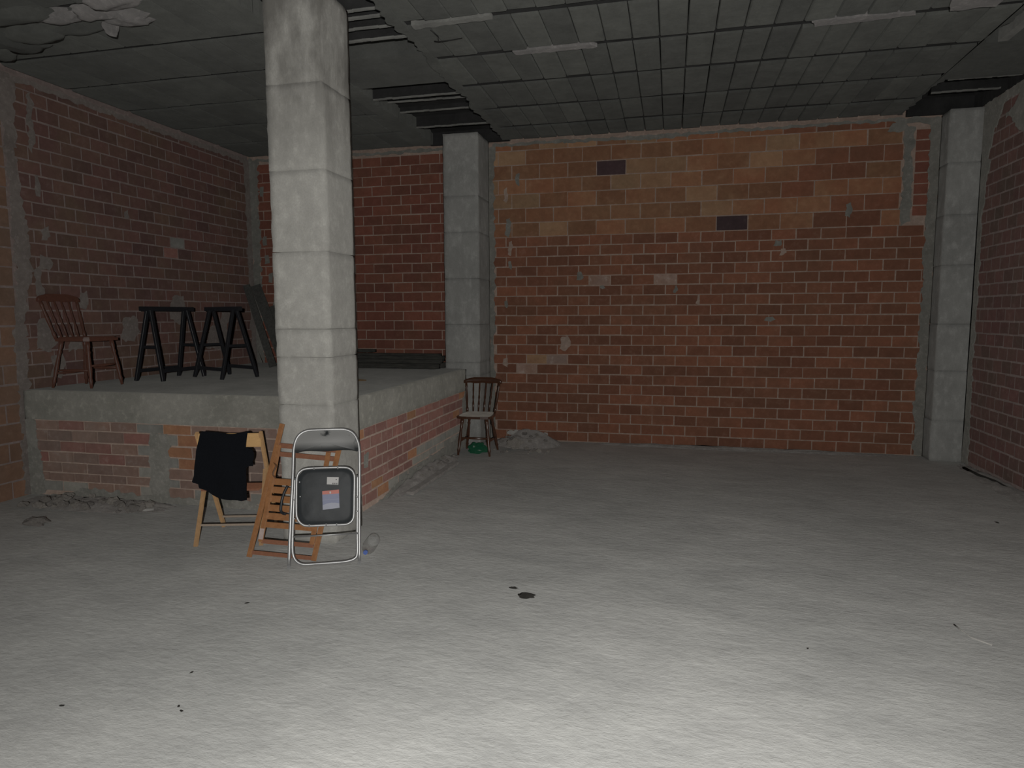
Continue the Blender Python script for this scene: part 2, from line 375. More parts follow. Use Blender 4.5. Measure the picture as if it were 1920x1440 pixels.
# ------------------------------------------------------------------ setting
mb = MB(); mb.box(X_L - .3, X_R + .3, Y_F - .3, Y_B + .3, -.2, 0); floor = mb.build('floor', 'floor', kind='structure')

# ---- back wall, right bay
wb = MB().box(-2.45, X_R + .2, Y_B, Y_B + .25, 0, 3.70).box(-2.45, X_R + .2, Y_B + .06, Y_B + .25, 3.70, Z_C + .33).build('wall_back', 'mortar', kind='structure')
fb = frame((0, Y_B, 0), (1, 0, 0), (0, -1, 0))
low = rows_from(.0066, .1214, 21)
# a joint at x=-1.896 in the course z .857-.978 (row 7)
bricks = lay(low, .2605, -1.896 - .2605 * .5, -2.20, 2.72, .012)
def bmat(b):
    u, z = b[0] + b[2] / 2, b[1] + b[3] / 2
    for (px, pz) in ((-.92, 2.03), (.0, 2.02), (-1.28, 1.04), (-1.66, .92)):
        if abs(u - px) < .14 and abs(z - pz) < .06: return 'brick_scuff'
    if abs(u + 1.72) < .13 and abs(z - 1.03) < .06: return 'brick_buff'
    return None
place_bricks(wb, fb, bricks, 'brick', matfn=bmat)
up = rows_from(2.556, .174, 6) + [(3.600, 3.672)]
blocks = lay(up, .348, -1.427 - .348 * .5, -2.20, 2.42, .011)
def umat(b):
    u, z = b[0] + b[2] / 2, b[1] + b[3] / 2; r = math.sin(b[4] * 12.9 + b[5] * 78.2) * 43758.5; r -= math.floor(r)
    if abs(u + .88) < .16 and abs(z - 3.33) < .09: return 'brick_dark'
    if abs(u - .67) < .16 and abs(z - 2.63) < .09: return 'brick_dark'
    if u > 1.3 and r < .5: return 'brick'
    if r < .24: return 'brick_buff'
    return None
place_bricks(wb, fb, blocks, 'brick_up', matfn=umat, name='large_brick', proud=.008)
col = lay(rows_from(2.65, .115, 8), .17, 2.53, 2.53, 2.68, .012, stagger=0)
place_bricks(wb, fb, col, 'brick_bl', name='narrow_brick')
smear(wb, fb, [(2.42, 2.56), (2.52, 2.6), (2.52, 3.6), (2.42, 3.6)], 'mortar_grey', seed=1, jag=.02)
smear(wb, fb, [(2.67, 0), (2.78, 0), (2.78, 3.66), (2.67, 3.66)], 'mortar_grey', seed=2, jag=.018)
smear(wb, fb, [(-2.25, 0), (-2.185, 0), (-2.175, 3.66), (-2.25, 3.66)], 'mortar_grey', seed=3, jag=.018)
smear(wb, fb, [(-2.2, 3.655), (-.9, 3.655), (-.2, 3.63), (.1, 3.64), (.3, 3.66), (2.3, 3.66), (2.75, 3.6), (2.75, 3.69), (-2.2, 3.69)], 'mortar_grey', seed=4, jag=.012)
for i, (u, z, w, h) in enumerate([(-2.0, 2.35, .06, .15), (-2.03, 2.6, .07, .2), (-1.99, 2.18, .05, .09), (-2.06, 3.0, .06, .16), (-1.14, 2.02, .08, .09), (-.86, 1.92, .08, .04), (.28, 1.72, .05, .10), (.02, 1.86, .05, .09), (1.12, 2.37, .10, .07), (1.18, 2.27, .09, .06), (1.86, 2.68, .07, .14), (1.05, 1.52, .12, .05), (-1.35, 1.17, .14, .16), (-1.9, 3.2, .05, .13), (-2.05, 1.7, .05, .08), (-2.07, .95, .08, .1), (2.25, 3.56, .2, .1)]):
    smear(wb, fb, [(u, z), (u + w * .6, z - h * .2), (u + w, z + h * .3), (u + w * .8, z + h), (u + w * .2, z + h * .9)], 'mortar_grey' if i % 3 else 'mortar', seed=20 + i, jag=.012, step=.02, t=.011)

# ---- back wall, left bay behind the platform
wl_ = MB().box(X_L - .2, -2.45, Y_B, Y_B + .25, 0, 3.70).box(X_L - .2, -2.45, Y_B + .06, Y_B + .25, 3.70, Z_C + .33).build('wall_back_left', 'mortar', kind='structure')
rows_bl = [(1.152 - .1238 * (2 - i), 1.152 - .1238 * (1 - i)) for i in range(22)]
bricks = lay(rows_bl, .2667, -3.952 - .2667 * .5 * (1 if 1 else 0), -5.50, -2.69, .011)
place_bricks(wl_, fb, bricks, 'brick_bl', limit=300)
smear(wl_, fb, [(X_L, .9), (-5.50, .9), (-5.49, 2.0), (-5.48, 3.7), (X_L, 3.7)], 'mortar_grey', seed=40, jag=.03)
smear(wl_, fb, [(-5.5, 3.655), (-2.69, 3.655), (-2.69, 3.69), (-5.5, 3.69)], 'mortar_grey', seed=41)
for i, (u, z) in enumerate([(-5.44, 2.55), (-5.42, 2.3), (-5.38, 2.05), (-5.32, 1.72), (-5.46, 3.2), (-2.75, 3.58)]):
    smear(wl_, fb, [(u, z), (u + .06, z), (u + .06, z + .12), (u, z + .12)], 'mortar_grey', seed=50 + i, jag=.01)

# ---- left wall
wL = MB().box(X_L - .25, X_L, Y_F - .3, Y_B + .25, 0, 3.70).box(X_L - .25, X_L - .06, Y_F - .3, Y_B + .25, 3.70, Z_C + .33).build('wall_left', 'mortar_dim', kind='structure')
fL = frame((X_L, 0, 0), (0, 1, 0), (1, 0, 0))
rows_l = [(3.595 - .1215 * (23 - i), 3.595 - .1215 * (22 - i)) for i in range(23)] + [(3.595, 3.665)]
# joint at y 5.898 in course 3.468-3.595 (index 22)
bricks = lay(rows_l, .2275, 5.898, 4.79, 8.16, .012)
def lmat(b):
    u, z = b[0] + b[2] / 2, b[1] + b[3] / 2; r = math.sin(b[4] * 7.9 + b[5] * 31.2) * 43758.5; r -= math.floor(r)
    if abs(u - 6.80) < .115 and abs(z - 2.42) < .06: return 'brick_grey'
    if abs(u - 6.68) < .115 and abs(z - 2.30) < .06: return 'brick_plat'
    return None
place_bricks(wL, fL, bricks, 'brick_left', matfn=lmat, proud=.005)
near_rows = [(-.02 + .1705 * i, -.02 + .1705 * (i + 1)) for i in range(21)] + [(3.5605, 3.65)]
nb = lay(near_rows, .335, 4.76 - .1675, 3.2, 4.76, .014)
place_bricks(wL, fL, nb, 'brick_near', name='large_brick', limit=90)
smear(wL, fL, [(4.70, 0), (4.80, 0), (4.82, .9), (4.84, 1.6), (4.93, 2.0), (4.93, 2.3), (4.86, 2.9), (4.9, 3.65), (4.72, 3.65), (4.78, 2.9), (4.78, 2.0), (4.72, 1.5)], 'patch_dim', seed=60, jag=.025)
smear(wL, fL, [(3.4, 3.64), (8.2, 3.64), (8.2, 3.688), (3.4, 3.688)], 'patch_dim', seed=61, jag=.014)
smear(wL, fL, [(8.14, .9), (8.25, .9), (8.25, 3.68), (8.14, 3.68)], 'patch_dim', seed=62, jag=.02)
for i, (u, z, w, h) in enumerate([(4.92, 1.30, .22, .30), (5.05, 1.05, .16, .2), (4.95, 1.75, .08, .3), (5.0, 2.05, .16, .1), (5.0, 3.1, .06, .5), (5.25, 1.28, .2, .1), (6.02, 2.62, .08, .1), (5.9, 1.35, .25, .25), (6.6, 1.55, .3, .3), (7.2, 1.2, .5, .3), (5.02, 2.7, .06, .18), (5.05, 2.3, .1, .12), (7.5, 1.5, .2, .2), (5.4, 1.68, .12, .16)]):
    smear(wL, fL, [(u, z), (u + w * .6, z - h * .1), (u + w, z + h * .3), (u + w * .8, z + h), (u + w * .2, z + h * .9)], 'patch_dim', seed=70 + i, jag=.02, t=.009)

# ---- right wall
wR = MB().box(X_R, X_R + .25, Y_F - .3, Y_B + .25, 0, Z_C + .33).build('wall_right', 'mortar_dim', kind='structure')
fR = frame((X_R, 0, 0), (0, -1, 0), (-1, 0, 0))
rows_r = [(2.38 - .1235 * (19 - i), 2.38 - .1235 * (18 - i)) for i in range(29)]
bricks = lay(rows_r, .18, -7.265, -7.92, -3.0, .013)
def rmat(b):
    r = math.sin(b[4] * 5.3 + b[5] * 17.7) * 43758.5; r -= math.floor(r)
    return None
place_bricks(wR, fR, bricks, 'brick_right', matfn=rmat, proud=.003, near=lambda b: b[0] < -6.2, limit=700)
smear(wR, fR, [(-8.0, 0), (-7.84, 0), (-7.88, 1.2), (-7.9, 2.5), (-7.8, 3.3), (-7.5, 3.7), (-8.0, 3.7)], 'mortar_grey', seed=90, jag=.03)
smear(wR, fR, [(-7.5, 3.45), (-6.9, 3.1), (-6.7, 3.0), (-6.5, 3.2), (-6.5, 3.55), (-7.2, 3.66)], 'mortar_grey', seed=91, jag=.03)
smear(wR, fR, [(-8.0, 3.6), (-5.0, 3.6), (-5.0, 3.7), (-8.0, 3.7)], 'mortar_grey', seed=92, jag=.02)

# ---- wall behind the camera
MB().box(X_L - .25, X_R + .25, Y_F - .25, Y_F, 0, Z_C + .33).build('wall_front', 'mortar_grey', kind='structure')

# ---- ceiling: concrete infill blocks between joists, beam zones recessed and dark
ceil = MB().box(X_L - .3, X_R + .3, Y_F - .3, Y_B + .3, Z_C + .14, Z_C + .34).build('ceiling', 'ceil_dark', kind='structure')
edges_r = [2.75, 3.46, 4.16, 4.87, 5.56, 6.27, 7.0, 7.70, 8.25]
def block_mesh(name, mat, seed):
    rr = random.Random(seed); mb = MB(); b = .03; j = lambda s: rr.uniform(-s, s)
    f = [(b + j(.02), .012 + j(.008), 0), (1 - b + j(.02), .012 + j(.008), 0), (1 - b + j(.02), .988 + j(.008), 0), (b + j(.02), .988 + j(.008), 0)]
    e = [(j(.01), 0, .08), (1 + j(.01), 0, .08), (1 + j(.01), 1, .08), (j(.01), 1, .08)]; k = [(x, y, 1) for x, y, _ in e]
    mb.add(f + e + k, [(3, 2, 1, 0)] + [(i, (i + 1) % 4, 4 + (i + 1) % 4, 4 + i) for i in range(4)] + [(4 + i, 4 + (i + 1) % 4, 8 + (i + 1) % 4, 8 + i) for i in range(4)])
    return mb.mesh(name, mat)
blk = {m_: [block_mesh('ceiling_block', m_, s) for s in range(6)] for m_ in ('ceil_block', 'ceil_smooth')}
rr = random.Random(3)
for (xa, xb, w, mt, dy, gap) in ((-2.0, 2.36, .21, 'ceil_block', 0, .008), (X_L + .02, -2.96, .26, 'ceil_smooth', -.13, .003)):
    for i in range(1, len(edges_r) - 1):
        y0, y1 = edges_r[i] + dy, edges_r[i + 1] + dy
        if i + 1 == len(edges_r) - 1: y1 = 8.26
        n = int(round((xb - xa) / w)); ww = (xb - xa) / n
        for k in range(n):
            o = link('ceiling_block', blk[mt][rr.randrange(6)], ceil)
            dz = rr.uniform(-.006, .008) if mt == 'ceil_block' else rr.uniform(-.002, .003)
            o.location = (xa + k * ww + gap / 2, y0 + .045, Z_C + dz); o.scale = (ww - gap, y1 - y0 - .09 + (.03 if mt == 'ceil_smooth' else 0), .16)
    for y in edges_r[1:-1]:
        MB().box(xa, xb, y + dy - .05, y + dy + .05, Z_C + .02, Z_C + .2).build('joist', 'joist', ceil)
# mortar smeared over the joists
fc = Matrix(((1, 0, 0, 0), (0, 0, 1, 0), (0, 1, 0, Z_C + .02), (0, 0, 0, 1)))   # x, depth up, y
for i, pts in enumerate([[(-1.30, 5.53), (-.66, 5.53), (-.62, 5.60), (-1.28, 5.60)], [(.95, 5.50), (1.62, 5.50), (1.66, 5.57), (1.0, 5.60)], [(1.8, 5.36), (2.16, 5.38), (2.16, 5.53), (1.86, 5.54)], [(-1.9, 4.86), (-1.3, 4.84), (-1.3, 4.90), (-1.9, 4.93)]]):
    smear(ceil, fc, pts, 'whitemortar' if i < 3 else 'ridge', seed=120 + i, jag=.01, t=.035 if i == 2 else .03)
# middle beam: flush concrete patch, ragged edges, plank ridges in the recess
def ragged(parent, xs, y0, y1, side, mat, seed, w=.16, thick=.13):
    rr = random.Random(seed); n = int((y1 - y0) / .05); pl_ = []
    for k in range(n + 1):
        y = y0 + (y1 - y0) * k / n; pl_.append((xs + rr.uniform(-.022, .022) + .05 * noise.noise(Vector((seed, y * 2.2, 0))), y))
    poly = pl_ + [(xs + side * w, y1), (xs + side * w, y0)]
    MB().prism(poly, Z_C - .004, Z_C + thick).build('beam_edge', mat, parent)
ragged(ceil, -2.04, 3.5, 8.24, 1, 'ceil_block', 5, .08)
ragged(ceil, -2.94, 3.5, 5.40, -1, 'ceil_smooth', 6, .05)
ragged(ceil, -2.94, 5.40, 8.24, -1, 'ceil_smooth', 8, .16)
MB().box(-2.98, -1.98, 5.42, 6.12, Z_C + .012, Z_C + .15).build('beam_patch', 'ceil_smooth', ceil)
MB().box(2.34, X_R, 6.30, 7.16, Z_C + .005, Z_C + .15).build('beam_patch', 'ceil_block', ceil)
ragged(ceil, 2.38, 3.5, 8.24, -1, 'ceil_block', 9, .04)
for (xa, xb, y, w, d) in ((-2.95, -2.0, 5.09, .025, .02), (-2.95, -2.0, 5.16, .018, .05), (-2.95, -2.0, 6.46, .022, .02), (-2.95, -2.0, 7.51, .022, .02), (-2.95, -2.0, 4.66, .02, .05), (-2.95, -2.0, 4.8, .03, .06), (-2.95, -2.0, 4.95, .02, .05), (2.45, X_R, 7.20, .022, .02), (2.45, X_R, 7.62, .02, .03), (-2.95, -2.0, 6.8, .02, .09), (-2.95, -2.0, 7.15, .02, .09)):
    mb = MB(); n = 14; 
    for k in range(n):
        a, b = xa + (xb - xa) * k / n, xa + (xb - xa) * (k + 1) / n; z = Z_C + d + rr.uniform(-.004, .004); mb.box(a, b, y - w / 2, y + w / 2, z, Z_C + .16)
    mb.build('board_ridge', 'ceil_dark', ceil)  # ridge sides coloured dark to paint in the recess shade
    lip = MB()
    for k in range(n):
        a, b = xa + (xb - xa) * k / n, xa + (xb - xa) * (k + 1) / n; z = Z_C + d - .010 + rr.uniform(-.003, .003); lip.box(a, b, y - w / 2 - .001, y + w / 2, z, z + .014)
    lip.build('ridge_lit_lip', 'ridge', ceil)  # paler lip paints in the lit lower edge of the ridge
MB().box(-2.99, -1.97, 8.20, 8.249, Z_C - .01, Z_C + .15).build('beam_end', 'ceil_dark', ceil)
MB().box(2.42, 3.079, 8.20, 8.249, Z_C - .03, Z_C + .15).box(3.05, 3.079, 7.16, 8.2, Z_C - .02, Z_C + .15).build('beam_end', 'ceil_dark', ceil)
MB().box(2.48, 2.55, 4.4, 6.30, Z_C + .01, Z_C + .15).build('beam_board', 'ridge', ceil)
# lumps of plaster and spilt mortar hanging from the slab at the left
for i, (x, y, r, sq, dz) in enumerate([(-3.82, 4.27, .20, (1.1, .55, .28), .0), (-4.02, 4.16, .19, (1.0, .6, .3), .01), (-4.32, 4.14, .17, (1.2, .6, .3), 0), (-4.05, 4.34, .07, (.8, .7, 1.0), -.03), (-4.75, 4.32, .25, (1.1, .7, .25), 0), (-5.05, 4.42, .25, (1.1, .8, .3), .01), (-5.35, 4.5, .22, (1, .8, .3), 0), (-4.45, 4.36, .22, (1.4, .45, .2), .01), (-4.6, 4.05, .25, (1.4, .5, .25), 0), (-3.75, 4.05, .18, (1.3, .6, .25), 0)]):
    mb = MB(); lump(mb, (x, y, Z_C + dz + .015), r, sq, 3, .4, i + 2); mb.sm = True
    mb.build('plaster_lump', 'whitemortar' if i in (0, 1, 3, 9, 2) else 'ceil_block', ceil)
# curled tie wire by the broken edge
MB().tube([(-1.80, 4.98, Z_C - .005), (-1.76, 5.04, Z_C - .03), (-1.78, 5.10, Z_C - .045), (-1.82, 5.12, Z_C - .03)], .003, 6).tube([(-1.78, 5.10, Z_C - .045), (-1.70, 5.13, Z_C - .03), (-1.60, 5.14, Z_C - .02)], .003, 6).build('tie_wire', 'wire', ceil)

# ------------------------------------------------------------------ concrete columns
def column(label, x0, x1, y0, y1, cuts, mat, seed):
    t = thing('concrete_column', label, 'column', ((x0 + x1) / 2, (y0 + y1) / 2, 0))
    for i in range(len(cuts) - 1):
        r = random.Random(seed + i); a = r.uniform(-.0015, .0015); b = r.uniform(-.0015, .0015); s = r.uniform(0, .0015)
        mb = MB(); w, d = (x1 - x0) / 2 - s, (y1 - y0) / 2 - s
        rough_box(mb, -w + a, w + a, -d + b, d + b, cuts[i], cuts[i + 1], .045, .003, .005, seed)
        mb.build('concrete_lift', mat, t, True)
    return t
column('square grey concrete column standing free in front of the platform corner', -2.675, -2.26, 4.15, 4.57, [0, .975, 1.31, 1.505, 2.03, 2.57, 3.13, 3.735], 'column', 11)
column('grey concrete column against the back wall where the platform ends', -2.67, -2.238, 7.74, 8.25, [0, .86, 1.02, 1.48, 2.03, 2.58, 3.0, 3.72], 'pilaster', 31)
column('narrow grey concrete column in the right corner of the back wall', 2.765, 3.12, 7.99, 8.25, [0, .44, .98, 1.48, 2.1, 2.62, 3.15, 3.69], 'pilaster', 51)

# ------------------------------------------------------------------ raised platform
PX, PY, PT, PB = -2.40, 4.75, .945, .685
plat = thing('raised_platform', 'raised concrete platform on a low brick base along the left wall', 'platform', (-4, 6.4, 0))
def pl_link(o): o.matrix_world = Matrix.Translation(-Vector(plat.location)) @ o.matrix_world if False else o.matrix_world; return o
plat_inv = Matrix.Translation(-Vector(plat.location))
def pbuild(mb, name, mat, smooth=None, **kw):
    o = mb.build(name, mat, plat, smooth, **kw); o.matrix_parent_inverse = plat_inv; return o
mb = MB(); rough_box(mb, X_L + .005, PX - .06, PY + .001, PY + .22, PB, PT, .07, .004, .006, 5); pbuild(mb, 'edge_beam', 'slab', True)
mb = MB(); rough_box(mb, PX - .22, PX, PY, 7.735, PB, PT, .07, .004, .006, 8); pbuild(mb, 'edge_beam', 'slab', True)
mb = MB().box(X_L + .005, PX - .06, PY + .06, 7.735, PB + .02, PT + .001).box(X_L + .005, -2.675, 7.735, Y_B - .005, PB + .02, PT + .001); pbuild(mb, 'deck', 'slab_top')
mb = MB().box(X_L + .005, PX - .02, PY + .02, 7.73, 0, PB); pbuild(mb, 'base_core', 'mortar')
fS = frame((PX - .02, 0, 0), (0, 1, 0), (1, 0, 0)); fF = frame((0, PY + .02, 0), (1, 0, 0), (0, -1, 0))
zl = [.0, .04, .136, .212, .305, .401, .497, .598, PB]
rows_p = [(zl[i], zl[i + 1]) for i in range(1, len(zl) - 1)]
side = lay(rows_p, .2295, 5.183, PY + .03, 7.72, .013)
front = lay([(zl[i], zl[i + 1]) for i in range(1, len(zl) - 1)], .271, -5.121 - .1355, X_L + .03, PX - .03, .013, stagger=.5)
def pmat(b):
    r = math.sin(b[4] * 3.3 + b[5] * 11.7) * 43758.5; r -= math.floor(r)
    if b[0] > 5.9 and b[1] < .22: return 'brick_grey'
    if b[0] > 5.2 and b[1] < .12: return 'brick_grey'
    return 'brick_up' if r < .12 else None
def fmat(b):
    r = math.sin(b[4] * 3.9 + b[5] * 19.7) * 43758.5; r -= math.floor(r)
    if abs(b[0] + .135 + 4.25) < .14: return 'brick_grey'
    if abs(b[0] + .135 + 3.98) < .12 and b[1] > .3: return 'brick_up'
    if b[1] < .12 and r < .6: return 'brick_grey'
    return 'brick_plat' if r < .15 else None
n0 = set(C.objects)
place_bricks(plat, fS, side, 'brick_plat', proud=.004, matfn=pmat); place_bricks(plat, fF, front, 'brick_front', proud=.012, matfn=fmat)
for i, (fr_, pts) in enumerate([(fF, [(-4.33, .05), (-4.14, .05), (-4.12, .6), (-4.30, .62)]), (fF, [(-3.72, .0), (-3.45, .0), (-3.5, .55), (-3.68, .6)]), (fF, [(X_L + .01, .0), (-5.45, .0), (-5.5, .68), (X_L + .01, .68)]), (fF, [(-5.4, 0), (-3.2, 0), (-3.4, .07), (-4.2, .05), (-5.0, .09)]), (fS, [(5.2, 0), (7.72, 0), (7.72, .2), (6.8, .13), (6.0, .10), (5.5, .05)]), (fS, [(4.78, 0), (4.86, 0), (4.84, .4), (4.78, .5)]), (fS, [(7.55, .1), (7.72, .1), (7.72, .68), (7.62, .6)]), (fS, [(4.93, .36), (4.99, .36), (5.0, .47), (4.94, .47)])]):
    smear(plat, fr_, pts, 'mortar_grey', seed=150 + i, jag=.015, t=.016)
bpy.context.view_layer.update()
for o in set(C.objects) - n0:
    if o.parent is plat:
        mw = o.matrix_basis.copy(); o.matrix_parent_inverse = plat_inv; o.matrix_basis = mw

# ragged mortar footing along the platform side, with boards left on it
mb = MB().bar((-.015, -.7, .02), (.0, .55, .02), .07, .03, (0, 0, 1)); b_ = thing('loose_board', 'dirty narrow board lying on the floor along the platform side', 'board', (-2.215, 6.15, 0)); mb.build('board', 'dust', b_)

# ------------------------------------------------------------------ chrome folding chair with black vinyl, leaning folded
def place_plane(o, P0, u, v):
    u = Vector(u); v = Vector(v); n = u.cross(v); mm = Matrix.Identity(4)
    for i in range(3): mm[i][0] = u[i]; mm[i][1] = v[i]; mm[i][2] = n[i]; mm[i][3] = P0[i]
    o.matrix_world = mm
def smooth_path(pts, n=4, closed=False):
    P = [Vector(p) for p in pts]; out = []; L = len(P)
    for i in range(L if closed else L - 1):
        p0 = P[(i - 1) % L] if closed or i > 0 else P[i]; p1 = P[i]; p2 = P[(i + 1) % L]; p3 = P[(i + 2) % L] if closed or i + 2 < L else P[min(i + 1, L - 1)]
        for k in range(n):
            t = k / n; out.append(.5 * ((2 * p1) + (p2 - p0) * t + (2 * p0 - 5 * p1 + 4 * p2 - p3) * t * t + (3 * p1 - p0 - 3 * p2 + p3) * t ** 3))
    if not closed: out.append(P[-1])
    return out
ch = thing('folding_chair', 'folded chrome folding chair with black vinyl seat and back', 'chair')
place_plane(ch, (-2.3279, 3.6543, .012), (.91704518, .39878331, 0), (-.11131732, .25598616, .96024973))
outer = [(.002, .0, 0), (.012, .30, 0), (.024, .55, 0), (.028, .70, 0), (.034, .775, 0), (.058, .832, 0), (.105, .863, 0), (.17, .868, 0), (.235, .868, 0), (.30, .868, 0), (.362, .863, 0), (.411, .835, 0), (.440, .775, 0), (.448, .70, 0), (.446, .5, 0), (.442, .29, 0), (.439, .0, 0)]
MB().tube(smooth_path(outer, 4), .0105, 12).build('back_frame', 'chrome', ch)
inner = [(.034, .56, -.022), (.030, .45, -.020), (.023, .19, -.012), (.023, .10, -.010), (.040, .042, -.008), (.085, .012, -.006), (.16, .009, -.006), (.237, .009, -.006), (.31, .010, -.006), (.363, .013, -.006), (.408, .026, -.008), (.426, .06, -.010), (.427, .19, -.012), (.431, .45, -.020), (.433, .56, -.022)]
MB().tube(smooth_path(inner, 4), .0095, 12).build('leg_frame', 'chrome', ch)
MB().tube([(.026, .186, .002), (.43, .185, .002)], .0055, 8).build('crossbar', 'chrome', ch)
for x in (.002, .439):
    MB().tube([(x, -.010, 0), (x, .012, 0)], .0115, 10).build('rubber_foot', 'rubber', ch)
seat_loop = [(.051, .536), (.057, .577), (.078, .603), (.12, .616), (.235, .616), (.352, .613), (.392, .598), (.411, .570), (.415, .53), (.412, .43), (.409, .31), (.401, .276), (.382, .255), (.345, .246), (.235, .249), (.12, .251), (.084, .264), (.060, .292), (.050, .335), (.049, .44)]
seat_t = MB().tube(smooth_path([(x, y, .018) for x, y in seat_loop], 4, True), .0085, 10, True); seat = seat_t.build('seat_frame', 'chrome', ch)
def pad(loop, depth_fn, z0, n_r=7):
    cx = sum(p[0] for p in loop) / len(loop); cy = sum(p[1] for p in loop) / len(loop); mb = MB(); v = []; f = []; L = len(loop)
    for r in range(n_r + 1):
        t = r / n_r
        for x, y in loop: v.append((cx + (x - cx) * t, cy + (y - cy) * t, z0 + depth_fn(t, cx + (x - cx) * t, cy + (y - cy) * t)))
    for r in range(n_r):
        for i in range(L): f.append((r * L + i, r * L + (i + 1) % L, (r + 1) * L + (i + 1) % L, (r + 1) * L + i))
    o = len(v); v += [(x, y, z0 - .012) for x, y in loop]; f += [(n_r * L + i, n_r * L + (i + 1) % L, o + (i + 1) % L, o + i) for i in range(L)]; f.append(tuple(o + i for i in range(L)))
    mb.add(v, f); mb.sm = True; return mb
sl = [(p.x, p.y) for p in smooth_path([(.235 + (x - .232) * .965, .432 + (y - .432) * .965, 0) for x, y in seat_loop], 3, True)]
spad = pad(sl, lambda t, x, y:   .006 + .008 * (1 - t ** 4) * (1) + .004 * noise.noise(Vector((x * 18, y * 18, 2))) * (t), .010).build('seat_pad', 'vinyl', seat)
# price label and printed tag on the seat underside
def sheet(name, quad, z, mat, parent, t=.0006):
    return MB().prism(quad, z, z + t).build(name, mat, parent, False)
st1 = sheet('price_label', [(.243, .555), (.317, .55), (.313, .501), (.241, .508)], .0345, 'sticker_white', seat)
st2 = sheet('printed_tag', [(.212, .465), (.317, .471), (.32, .354), (.215, .346)], .0345, 'sticker_blue', seat)
sheet('red_band', [(.2125, .465), (.317, .471), (.318, .446), (.213, .443)], .0353, 'sticker_red', st2)
sheet('pale_band', [(.2142, .376), (.24, .385), (.268, .389), (.296, .387), (.319, .382), (.32, .354), (.215, .346)], .0353, 'sticker_pale', st2)
sheet('fold_line', [(.213, .408), (.318, .411), (.318, .4095), (.213, .4065)], .0353, 'sticker_pale', st2)
sheet('white_mark', [(.258, .461), (.266, .4615), (.268, .451), (.263, .446), (.257, .451)], .0358, 'sticker_white', st2)
for i in range(9):
    x = .275 + i * .004; sheet('barcode_bar', [(x, .516 - i * .0003), (x + .0016 + .0012 * (i % 3 == 0), .516 - i * .0003), (x + .0016 + .0012 * (i % 3 == 0), .506 - i * .0003), (x, .506 - i * .0003)], .0353, 'ink', st1)
sheet('printed_dot', [(.298, .538), (.304, .538), (.304, .532), (.298, .532)], .0353, 'ink', st1)
for i, (x, y) in enumerate([(.038, .419), (.069, .531), (.073, .438), (.431, .419), (.426, .326), (.038, .30)]):
    mb = MB(); mb.tube([(x, y, .0), (x, y, .018), (x, y, .022)], 0, 8, False, [.006, .006, .002]); mb.build('rivet', 'chrome', ch)
for i, (x, y) in enumerate([(.16, .616), (.31, .614), (.13, .251), (.30, .2475), (.235, .249)]):
    MB().box(x - .004, x + .004, y - .0095, y + .0095, .012, .0272).build('frame_clip', 'rubber', seat)
bp = [(.040, .722), (.037, .77), (.060, .825), (.105, .855), (.17, .861), (.235, .861), (.30, .861), (.36, .856), (.408, .828), (.436, .772), (.441, .718), (.40, .725), (.345, .729), (.29, .727), (.232, .724), (.18, .727), (.128, .731), (.081, .729)]
bl = [(p.x, p.y) for p in smooth_path([(x, y, 0) for x, y in bp], 3, True)]
pad(bl, lambda t, x, y: .004 + .022 * (1 - t ** 3), .004).build('backrest_pad', 'vinyl_dusty', ch)

# ------------------------------------------------------------------ brown wooden slatted chair, folded, leaning on the column
wc = thing('wooden_folding_chair', 'folded brown slatted wooden chair leaning on the concrete column', 'chair')
place_plane(wc, (-2.678, 3.756, .016), (.99705449, .0766965, 0), (-.02472584, .32143589, .94660847))
def pbar(a, b, w, t, mat, name, parent=wc, za=0, zb=0):
    return MB().bar((a[0], a[1], za), (b[0], b[1], zb), w, t, (0, 0, 1)).build(name, mat, parent)
pbar((-.003, -.002), (.116, .89), .030, .022, 'oak', 'back_post'); pbar((.449, -.004), (.550, .77), .030, .022, 'oak', 'back_post')
pbar((.078, .10), (.124, .74), .028, .02, 'oak', 'leg', wc, .024, .026); pbar((.436, .10), (.484, .70), .028, .02, 'oak', 'leg', wc, .024, .026)
pbar((.012, .028), (.44, .012), .026, .014, 'oak_red', 'bottom_rail'); pbar((.085, .104), (.446, .092), .028, .014, 'oak_red', 'leg_rail', wc, .022, .022)
pbar((.094, .212), (.44, .2), .036, .016, 'oak', 'front_rail', wc, .022, .022)
for i, y in enumerate([.496, .441, .382, .322, .268]):
    pbar((.115 - i * .004, y), (.465 - i * .006, y - .012), .043, .012, 'oak', 'seat_slat', wc, .012, .012)
pbar((.105, .742), (.532, .718), .032, .012, 'oak_red', 'back_slat'); pbar((.098, .684), (.525, .660), .032, .012, 'oak_red', 'back_slat')
MB().tube(smooth_path([(.105, .62, .03), (.128, .60, .035), (.116, .565, .035), (.112, .54, .033), (.13, .52, .03)], 4), .006, 8).build('strap', 'leather', wc)
MB().bar((.082, .115, .036), (.086, .185, .036), .031, .004, (0, 0, 1)).build('tape_wrap', 'tape', wc)
MB().tube(smooth_path([(.225, .47, .03), (.205, .42, .03), (.195, .36, .03), (.20, .30, .03), (.235, .285, .03)], 5), .010, 8).build('black_cord', 'blackpaint', wc)

